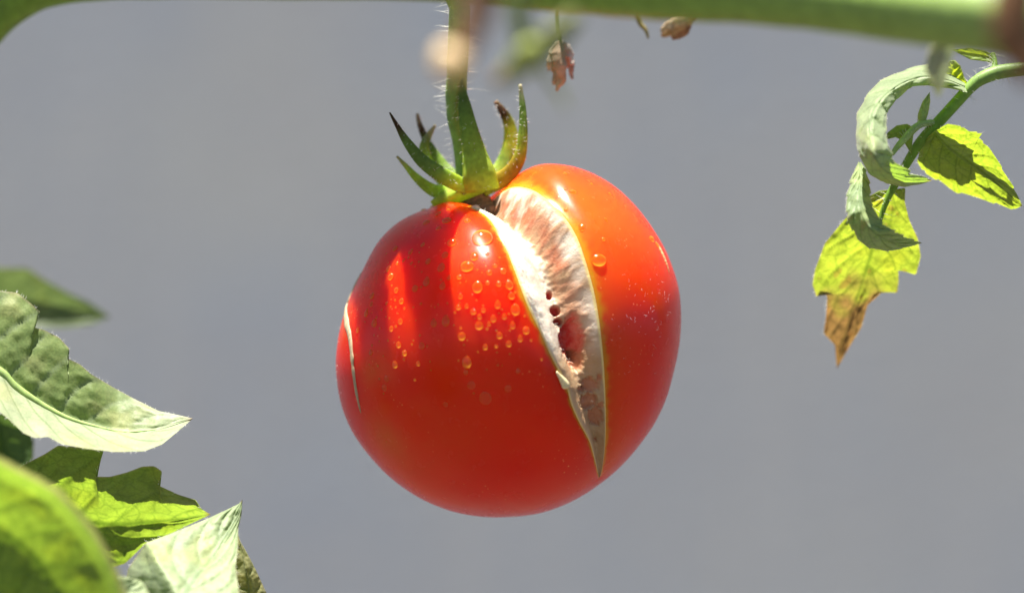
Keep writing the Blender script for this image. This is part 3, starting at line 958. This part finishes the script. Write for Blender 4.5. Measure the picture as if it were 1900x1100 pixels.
# B, C: blurred leaves behind it
B, _ = leaf("tomato_leaf", [(-80, 500, 880), (0, 497, 880), (50, 497, 885), (85, 520, 890), (130, 545, 895), (165, 560, 900), (205, 588, 900)],
     [(-80, 570, 920), (0, 562, 920), (80, 565, 920), (150, 578, 910), (205, 588, 900)],
     [(-80, 640, 880), (0, 625, 880), (60, 608, 880), (120, 608, 890), (170, 602, 895), (205, 588, 900)], (.15, .21, .09), (.15, .22, .06), puff=1.5, wav=1, seed=5)
tag(B, "dark blurred leaf with one sharp tip, behind the upper edge of the pale leaf", "leaf", "tomato leaves at the left edge")
Cc, _ = leaf("tomato_leaf", [(-60, 760, 300), (-50, 800, 300), (-40, 840, 300), (-20, 880, 300), (20, 900, 300)],
     [(-20, 740, 330), (0, 790, 330), (10, 840, 325), (20, 900, 300)],
     [(-20, 745, 300), (22, 768, 300), (47, 785, 300), (63, 815, 300), (62, 850, 300), (42, 880, 300), (20, 900, 300)], GRN, DGLOW, seed=6)
tag(Cc, "rounded dark green blurred leaf tucked under the pale leaf at the left edge", "leaf", "tomato leaves at the left edge")
ZOFF = -130
# D: lobed yellow-green leaf, light shining through it
Dl, W = leaf("tomato_leaf",
     [(-40, 900, -35), (20, 880, -35), (45, 861, -40), (83, 842, -50), (108, 826, -55), (143, 829, -60), (193, 834, -65), (184, 860, -55), (177, 884, -47), (204, 884, -50), (235, 876, -57), (264, 865, -65), (286, 864, -70), (301, 874, -70), (297, 888, -60), (294, 900, -50),
      (331, 917, -55), (363, 927, -55), (374, 944, -45), (391, 954, 40)],
     [(-40, 960, 70), (60, 958, 70), (150, 968, 70), (230, 972, 70), (310, 966, 60), (391, 954, 40)],
     [(-40, 1060, 85), (60, 1075, 85), (150, 1070, 85), (232, 1045, 85), (264, 1014, 85), (300, 1000, 90), (350, 973, 90), (391, 954, 40)],
     (.13, .21, .035), (.28, .42, .03), nv=130, nu=60, veins=5, puff=7, seed=3.0, wav=6, slope=.5, vein_w=.035)
tag(Dl, "lobed yellow-green leaf with light shining through, below the pale leaf", "leaf", "tomato leaves at the left edge")
leaf_fuzz(W, Dl, 90, 6)
ZOFF = -240
# E: pale leaf whose tip points straight up
E, W = leaf("tomato_leaf",
     [(215, 1180, -260), (228, 1110, -215), (237, 1055, -165), (254, 1030, -130), (270, 1007, -100), (318, 989, -75), (382, 963, -40), (423, 944, -14), (443, 934, -3), (450, 926, 0)],
     [(320, 1180, -250), (338, 1110, -200), (366, 1066, -150), (392, 1035, -105), (415, 1000, -65), (437, 962, -24), (450, 926, 0)],
     [(450, 1180, -250), (445, 1110, -195), (437, 1052, -135), (441, 1014, -90), (442, 979, -45), (448, 955, -15), (450, 926, 0)],
     PALE, GLOW, nv=110, nu=56, veins=6, puff=5, seed=4.0, wav=4, slope=.6, vc=(.22, .30, .15), shade_bend=(270, 1007, 321, 1094, 1.9))  # left side bent back, shaped in place of a cast shadow
tag(E, "silvery sunlit leaf at the bottom with its tip pointing straight up", "leaf", "tomato leaves at the left edge")
leaf_fuzz(W, E, 90, 6)
E2, W = leaf("tomato_leaf",
     [(400, 1180, 20), (405, 1100, 20), (415, 1050, 20), (430, 1010, 20), (440, 985, 25)],
     [(460, 1180, 0), (462, 1100, 0), (455, 1050, 5), (447, 1015, 15), (440, 985, 25)],
     [(530, 1180, 15), (494, 1098, 15), (474, 1055, 15), (458, 1024, 18), (446, 1003, 22), (440, 985, 25)],
     (.30, .30, .14), (.3, .3, .03), seed=8.0, veins=5, wav=8)
tag(E2, "narrow brownish pale leaf behind the upright tip, at the bottom edge", "leaf", "tomato leaves at the left edge")
E3, W = leaf("tomato_leaf",
     [(150, 1150, -255), (190, 1100, -255), (212, 1072, -250), (222, 1066, -245), (246, 1073, -230), (262, 1076, -220)],
     [(190, 1170, -265), (222, 1120, -262), (240, 1095, -245), (262, 1076, -220)],
     [(300, 1170, -255), (290, 1120, -245), (276, 1098, -235), (268, 1084, -225), (262, 1076, -220)],
     PALE, GLOW, seed=9.0, veins=4, nv=60, nu=30)
tag(E3, "small bright pale leaf corner at the bottom, between the blurred leaf and the upright one", "leaf", "tomato leaves at the left edge")
ZOFF = -420
# F: big blurred leaf close to the lens, its rolled margin catching the sun
Fl, W = leaf("tomato_leaf",
     [(-160, 790, -420), (-60, 818, -425), (0, 846, -430), (32, 864, -430), (80, 888, -430), (111, 907, -430), (143, 939, -430), (169, 971, -430), (191, 1003, -430), (210, 1036, -430), (224, 1068, -430), (250, 1150, -430), (270, 1230, -430)],
     [(-200, 930, -400), (-100, 950, -395), (0, 985, -390), (60, 1030, -390), (100, 1090, -390), (140, 1160, -400), (180, 1260, -410)],
     [(-240, 1040, -430), (-160, 1110, -430), (-80, 1170, -430), (0, 1230, -430), (60, 1290, -430)],
     (.14, .22, .05), (.27, .42, .03), nv=100, nu=60, veins=7, puff=3.5, curl=-26, edge=.90, seed=7.0, wav=10,
     shape=lambda u, v: 95 * smooth01(1 + u, .02, .30) * (u < 0) + 95 * (u >= 0) + 40 * smooth01(1 + u, .3, 1.3))
tag(Fl, "big blurred green leaf close to the lens in the bottom left corner, pale rolled edge", "leaf", "tomato leaves at the left edge")

ZOFF = -130
# ------------------------------------------------------------------ the leaf spray at the right
spray = empty("leaf_spray", tuple(at(1900, 128, 0)), "drooping spray of curled yellowing leaflets on a hairy stalk at the right edge", "leaf")
ob, W, w = stalk("petiole", [(1990, 120, -20), (1900, 128, -10), (1851, 135, 0), (1820, 147, 0), (1801, 162, 0), (1774, 191, 0), (1743, 225, 0), (1709, 262, 5), (1687, 296, 10), (1668, 330, 15), (1650, 362, 20), (1638, 392, 22), (1628, 430, 22)],
                   [14, 14, 13, 13, 13, 11, 11, 11, 10, 9, 8, 7, 5, 3], [(.16, .27, .07), (.17, .28, .07), (.15, .27, .04), (.14, .26, .03), (.14, .26, .03)], M_STEM, spray)
hr = Acc(); fuzz(W, w, 190, 18)
ob, W2, w2 = stalk("leaflet_stalk", [(1738, 228, 0), (1716, 229, -12), (1700, 236, -22), (1680, 256, -26), (1664, 274, -28), (1655, 287, -28)], [6, 6, 7, 7, 6, 4], (.25, .35, .14), M_STEM, spray)
fuzz(W2, w2, 60, 12)
ob, W2, w2 = stalk("leaflet_stalk", [(1800, 164, 0), (1780, 160, 0), (1752, 152, 4), (1735, 150, 6)], [7, 6, 5, 4], (.18, .28, .05), M_STEM, spray)
ob, W2, w2 = stalk("leaflet_stalk", [(1843, 134, 5), (1846, 118, 14), (1842, 100, 24)], [6, 5, 5], (.14, .24, .04), M_STEM, spray)
fuzz(W2, w2, 30, 22)
lf = []
lf.append(leaf("leaflet",
     [(1790, 150, 22), (1760, 128, 50), (1730, 118, 54), (1696, 124, 52), (1653, 140, 32), (1630, 152, 10), (1610, 174, -27), (1590, 211, -79), (1588, 252, -130), (1593, 289, -169), (1613, 323, -90), (1644, 341, -39), (1678, 347, -15), (1709, 342, -16), (1730, 335, -67)],
     [(1790, 160, -30), (1752, 146, -38), (1709, 141, -41), (1668, 156, -68), (1634, 184, -112), (1617, 214, -156), (1614, 252, -202), (1622, 290, -240), (1646, 320, -157), (1684, 334, -99), (1730, 335, -67)],
     [(1795, 172, -42), (1760, 164, -34), (1721, 159, -29), (1693, 160, -35), (1665, 184, -74), (1647, 206, -114), (1644, 233, -151), (1647, 270, -192), (1662, 301, -180), (1690, 320, -121), (1715, 329, -88), (1730, 335, -67)],
     PALE, GLOW, spray, vc=(.24, .33, .14), ser=(9, 8), nv=130, nu=40, veins=11, puff=7, seed=1.5, wav=5))
lf.append(leaf("leaflet",
     [(1733, 244, -29), (1745, 237, -64), (1758, 230, -81), (1789, 236, -89), (1798, 244, -82), (1823, 247, -88), (1815, 256, -72), (1835, 273, -61), (1860, 313, -30), (1882, 350, 0), (1897, 382, 30)],
     [(1733, 244, -29), (1758, 272, -8), (1789, 295, 1), (1835, 329, 13), (1870, 360, 25), (1897, 382, 30)],
     [(1733, 244, -29), (1707, 268, 13), (1702, 300, 54), (1718, 323, 77), (1746, 338, 80), (1774, 357, 86), (1814, 367, 71), (1851, 379, 59), (1882, 389, 47), (1897, 382, 30)],
     (.17, .25, .04), (.42, .57, .03), spray, ser=(6, 6), nv=110, nu=56, veins=6, puff=5.5, seed=2.5, wav=7, slope=.6))
lf.append(leaf("leaflet",
     [(1593, 300, -50), (1581, 326, -79), (1570, 368, -122), (1572, 406, -158), (1591, 444, -133), (1614, 461, -92), (1652, 466, -75), (1682, 459, -84), (1711, 451, -96)],
     [(1595, 302, -66), (1598, 330, -100), (1595, 368, -144), (1604, 406, -180), (1625, 434, -171), (1660, 449, -122), (1711, 451, -96)],
     [(1597, 300, -50), (1606, 314, -66), (1614, 341, -94), (1616, 375, -126), (1633, 410, -156), (1652, 425, -167), (1682, 441, -126), (1711, 451, -96)],
     (.32, .43, .22), GLOW, spray, vc=(.2, .28, .12), ser=(8, 6), nv=100, nu=36, veins=9, puff=8, seed=3.5, wav=4, spots=.3))
lf.append(leaf("leaflet",
     [(1650, 352, 22), (1630, 354, 30), (1600, 372, 35), (1564, 410, 49), (1530, 452, 79), (1512, 500, 117), (1507, 528, 142), (1515, 551, 164), (1521, 533, 157), (1535, 551, 174), (1533, 585, 199), (1528, 618, 221), (1549, 640, 240), (1553, 684, 277)],
     [(1650, 352, 22), (1634, 400, 62), (1624, 440, 100), (1608, 500, 153), (1588, 560, 200), (1568, 620, 237), (1553, 684, 277)],
     [(1650, 352, 22), (1680, 349, 24), (1679, 375, 43), (1688, 410, 63), (1703, 442, 82), (1709, 475, 104), (1700, 510, 134), (1667, 498, 139), (1668, 520, 156), (1665, 543, 173), (1638, 541, 178), (1610, 566, 197), (1598, 608, 222), (1572, 650, 251), (1553, 684, 277)],
     (.16, .24, .04), (.42, .53, .035), spray, nv=120, nu=60, veins=6, puff=5.5, seed=4.5, wav=8, brown=(.46, .74), slope=.5, spots=.5))
tag(lf[3][0], "hanging leaflet with a withered brown tip")
lf.append(leaf("leaflet", [(1702, 230, -10), (1703, 212, -12), (1711, 190, -14), (1725, 171, -14)], [(1707, 231, -16), (1712, 212, -18), (1718, 192, -18), (1725, 171, -14)], [(1716, 230, -10), (1722, 212, -12), (1726, 190, -14), (1725, 171, -14)],
     (.32, .42, .22), GLOW, spray, nv=40, nu=16, veins=5, puff=2, seed=5.5, wav=1))
lf.append(leaf("leaflet", [(1700, 240, -8), (1683, 230, -10), (1664, 233, -12), (1647, 246, -14), (1642, 258, -14)], [(1695, 250, -20), (1680, 242, -22), (1664, 246, -22), (1642, 258, -14)], [(1690, 285, -10), (1676, 262, -12), (1662, 255, -12), (1650, 258, -14), (1642, 258, -14)],
     (.20, .30, .08), GLOW, spray, nv=50, nu=20, veins=5, puff=3, seed=6.5, wav=2))
lf.append(leaf("leaflet", [(1800, 162, 6), (1790, 145, 2), (1782, 122, 0), (1772, 112, 0), (1762, 112, 0)], [(1785, 162, 14), (1772, 148, 14), (1766, 130, 10), (1762, 112, 0)], [(1768, 165, 10), (1755, 155, 8), (1752, 140, 6), (1752, 125, 4), (1762, 112, 0)],
     (.2, .29, .04), (.5, .6, .02), spray, nv=40, nu=20, veins=4, puff=3, seed=7.5, wav=2))
lf.append(leaf("leaflet", [(1850, 108, 30), (1830, 94, 30), (1800, 88, 30), (1765, 92, 30)], [(1850, 112, 30), (1830, 104, 36), (1800, 99, 36), (1765, 92, 30)], [(1850, 120, 26), (1830, 115, 26), (1800, 111, 28), (1765, 92, 30)],
     (.15, .24, .03), (.4, .5, .02), spray, nv=40, nu=16, veins=4, puff=3, seed=8.5, wav=2))
for i, n in ((0, 130), (1, 60), (2, 150), (3, 80), (4, 40), (5, 30)):
    leaf_fuzz(lf[i][1], lf[i][0], n, 4.5)
tag(hr.obj("stalk_hairs", M_HAIR, spray), kind='stuff')
K, _ = leaf("tomato_leaf", [(1760, 20, -680), (1738, 60, -670), (1720, 100, -660), (1716, 125, -655), (1724, 150, -650), (1741, 182, -650)], [(1765, 20, -690), (1755, 60, -685), (1745, 100, -675), (1741, 140, -662), (1741, 182, -650)], [(1790, 20, -680), (1780, 60, -670), (1770, 95, -660), (1764, 125, -655), (1755, 155, -650), (1741, 182, -650)],
     (.42, .46, .36), (.20, .24, .12), seed=10, veins=4, nv=50, nu=24)
tag(K, "blurred grey-green leaf tip hanging in front of the curled leaf spray", "leaf")

ZOFF = -230
# ------------------------------------------------------------------ vine across the top
vine, W, w = stalk("vine_stem", [(-330, 480, -350), (-200, 300, -350), (-105, 130, -350), (-45, 40, -350), (30, -22, -350), (110, -48, -350), (250, -58, -350), (500, -58, -380), (800, -56, -390), (1000, -40, -480), (1200, -24, -610), (1450, -12, -750), (1650, 12, -850), (1900, 44, -930), (2200, 90, -950)],
             [62, 62, 60, 58, 57, 58, 59, 60, 60, 61, 63, 65, 68, 72], [(.18, .32, .06), (.16, .28, .04), (.16, .28, .04), (.18, .31, .05), (.23, .35, .08), (.28, .38, .13)], M_STEM, None, n=160, seg=40)
tag(vine, "thick green vine stem running blurred across the top of the picture", "stem")
hr = Acc(); fuzz(W[:90], w[:90], 90, 14); tag(hr.obj("stem_hairs", M_HAIR, vine), kind='stuff')
ZOFF = 0; LIN_DEP = 1.0
zz = [-360, -330, -270, -210, -198, -150, -90, -10, 60, 120]  # unseen leaves above the frame, placed and outlined to shade the left shoulder
for zl, xl, xm, xr in ((-520, [672, 655, 642, 640, 640, 636, 634, 640, 662, 700], [685, 680, 680, 684, 688, 690, 690, 690, 690, 692], [678, 694, 702, 704, 738, 746, 748, 740, 728, 694]),
                       (-536, [770, 752, 736, 733, 733, 736, 738, 740, 752, 780], [775, 780, 785, 785, 785, 785, 785, 785, 785, 784], [780, 800, 824, 830, 832, 834, 834, 830, 818, 788])):
    zf = np.linspace(zz[0], zz[-1], 60)
    P3 = lambda xs, up: [(-112 + np.interp(z, zz, xs) + (up > 0) * 9 * noise.noise(Vector((z * .035, xs[3] * .1, 0))), zl + up, z) for z in zf]
    leaf("leaf", P3(xl, 10), P3(xm, 0), P3(xr, 10), GRN, GLOW, vine, nv=90, nu=30, puff=0, wav=0, seed=zl)
for xe, ze in ((568, -520), (668, -536)):
    stalk("leaf_stalk", [(xe - 40, -60, -600), (xe - 36, -200, -560), (xe - 20, -400, -470), (xe, ze, -350)], [16, 11, 9, 7], (.15, .26, .05), M_STEM, vine, n=30, seg=12)
LIN_DEP = 0.0; ZOFF = -230
ob, W, w = stalk("dry_stalk", [(1905, -120, -1700), (1890, -40, -1700), (1880, 30, -1700), (1885, 75, -1700), (1935, 140, -1700)], [40, 42, 44, 42, 40], [(.26, .13, .06), (.24, .12, .05), (.26, .13, .06)], M_DRY, None)
tag(ob, "brown dry stalk, very blurred, in the top right corner", "stalk")

ZOFF = 0
# withered flowers hanging from the vine
def flower(name, stalk_pts, sw, scol, head, petals, pcol, label, sepc=None):
    e = empty(name, tuple(at(*stalk_pts[0])), label, "flower", "withered flowers hanging from the vine")
    stalk("flower_stalk", stalk_pts, sw, scol, M_DRY if scol[0] > scol[1] else M_STEM, e, n=24, seg=10)
    for pts, wid, c, fl in petals:
        n = 26
        P2 = catmull(pts, n); Wp = np.array([at(*p) for p in P2])
        ww = np.interp(np.linspace(0, 1, n), np.linspace(0, 1, len(wid)), wid) * U * (D + ZOFF + P2[:, 2]) / D
        cc = np.array([np.asarray(c) * (1 + .35 * noise.noise(Vector((i * .3, wid[1], 3)))) for i in range(n)])
        a = Acc(); a.tube(Wp, ww, 12, fl, None, cc); V = a.v[0]
        V += np.array([[noise.noise(Vector((q[0] * 900, q[1] * 900, q[2] * 900 + s))) for s in (0, 9, 18)] for q in V]) * 4 * U
        a.obj("petal", M_DRY, e)
    return e
flower("withered_flower", [(1038, -90, 160), (1036, 6, 20), (1034, 30, 40), (1036, 55, 42), (1037, 78, 44)], [4, 3.5, 3.5, 4], (.16, .24, .05), None,
       [([(1037, 74, 44), (1027, 95, 36), (1019, 118, 34), (1018, 132, 38)], [4, 9, 8, 2], (.62, .54, .40), .4),
        ([(1039, 74, 46), (1051, 92, 52), (1060, 110, 54), (1064, 122, 54)], [4, 9, 8, 2], (.66, .56, .48), .4),
        ([(1040, 78, 52), (1054, 110, 64), (1060, 130, 66), (1061, 146, 66)], [4, 9, 8, 2], (.52, .38, .29), .4),
        ([(1037, 78, 40), (1036, 105, 30), (1040, 130, 32), (1040, 150, 36), (1034, 168, 38)], [5, 14, 13, 10, 3], (.50, .36, .24), .6),
        ([(1036, 90, 46), (1030, 120, 42), (1030, 145, 42), (1028, 160, 42)], [5, 10, 7, 2], (.56, .42, .28), .5)],
       (0, 0, 150), "shrivelled brown flower hanging on a thin stalk above the tomato's right lobe")
flower("withered_flower", [(1300, 20, -440), (1285, 36, -435), (1272, 46, -432)], [6, 6, 7], (.30, .16, .08), None,
       [([(1284, 38, -435), (1262, 46, -442), (1242, 58, -446), (1228, 70, -446)], [6, 12, 13, 4], (.50, .33, .16), .7),
        ([(1280, 46, -430), (1268, 58, -424), (1254, 66, -424), (1246, 74, -424)], [5, 10, 9, 3], (.40, .22, .12), .6),
        ([(1278, 36, -446), (1254, 42, -456), (1236, 50, -460), (1226, 62, -460)], [5, 8, 8, 2], (.55, .42, .26), .5)],
       (0, 0, -210), "brown folded flower bud right under the vine, right of centre")
ob, W, w = stalk("flower_stalk", [(1178, 20, -460), (1188, 44, -460), (1198, 56, -462), (1203, 72, -462)], [4, 5, 4, 2], [(.26, .22, .06), (.3, .24, .08)], M_DRY, None, n=20, seg=10)
tag(ob, "short thin bare flower stalk poking down from the vine, right of centre", "stalk")
flower("withered_flower", [(895, -60, -1900), (890, 0, -1900), (876, 50, -1900), (858, 95, -1900), (845, 125, -1900)], [34, 32, 28, 22, 14], (.34, .20, .12), None,
       [([(850, 108, -1900), (836, 114, -1920), (822, 120, -1930), (808, 126, -1930)], [14, 34, 34, 10], (.80, .62, .36), .9),
        ([(850, 112, -1890), (840, 124, -1890), (832, 138, -1890), (826, 146, -1890)], [8, 14, 14, 4], (.62, .42, .22), .8)],
       (0, 0, 0), "very blurred brown stalk with a cream flower head in front of the tomato's stem")
flower("withered_flower", [(975, -60, -1700), (962, 0, -1700), (965, 45, -1700), (982, 90, -1700)], [20, 18, 18, 20], (.17, .22, .06), None,
       [([(980, 70, -1700), (982, 95, -1705), (968, 112, -1705), (955, 124, -1705)], [12, 32, 30, 10], (.34, .40, .10), .8),
        ([(1070, 30, -1700), (1040, 62, -1695), (1005, 92, -1690), (960, 126, -1690), (920, 152, -1690)], [16, 24, 26, 24, 10], (.22, .25, .08), .6),
        ([(945, 128, -1690), (928, 142, -1690), (912, 152, -1690)], [9, 14, 4], (.24, .16, .09), .7),
        ([(990, 96, -1680), (1015, 140, -1660), (1040, 175, -1660), (1055, 205, -1660)], [6, 7, 6, 2], (.24, .27, .12), .4)],
       (0, 0, 0), "very blurred olive green flower truss in front of the vine, above the calyx")
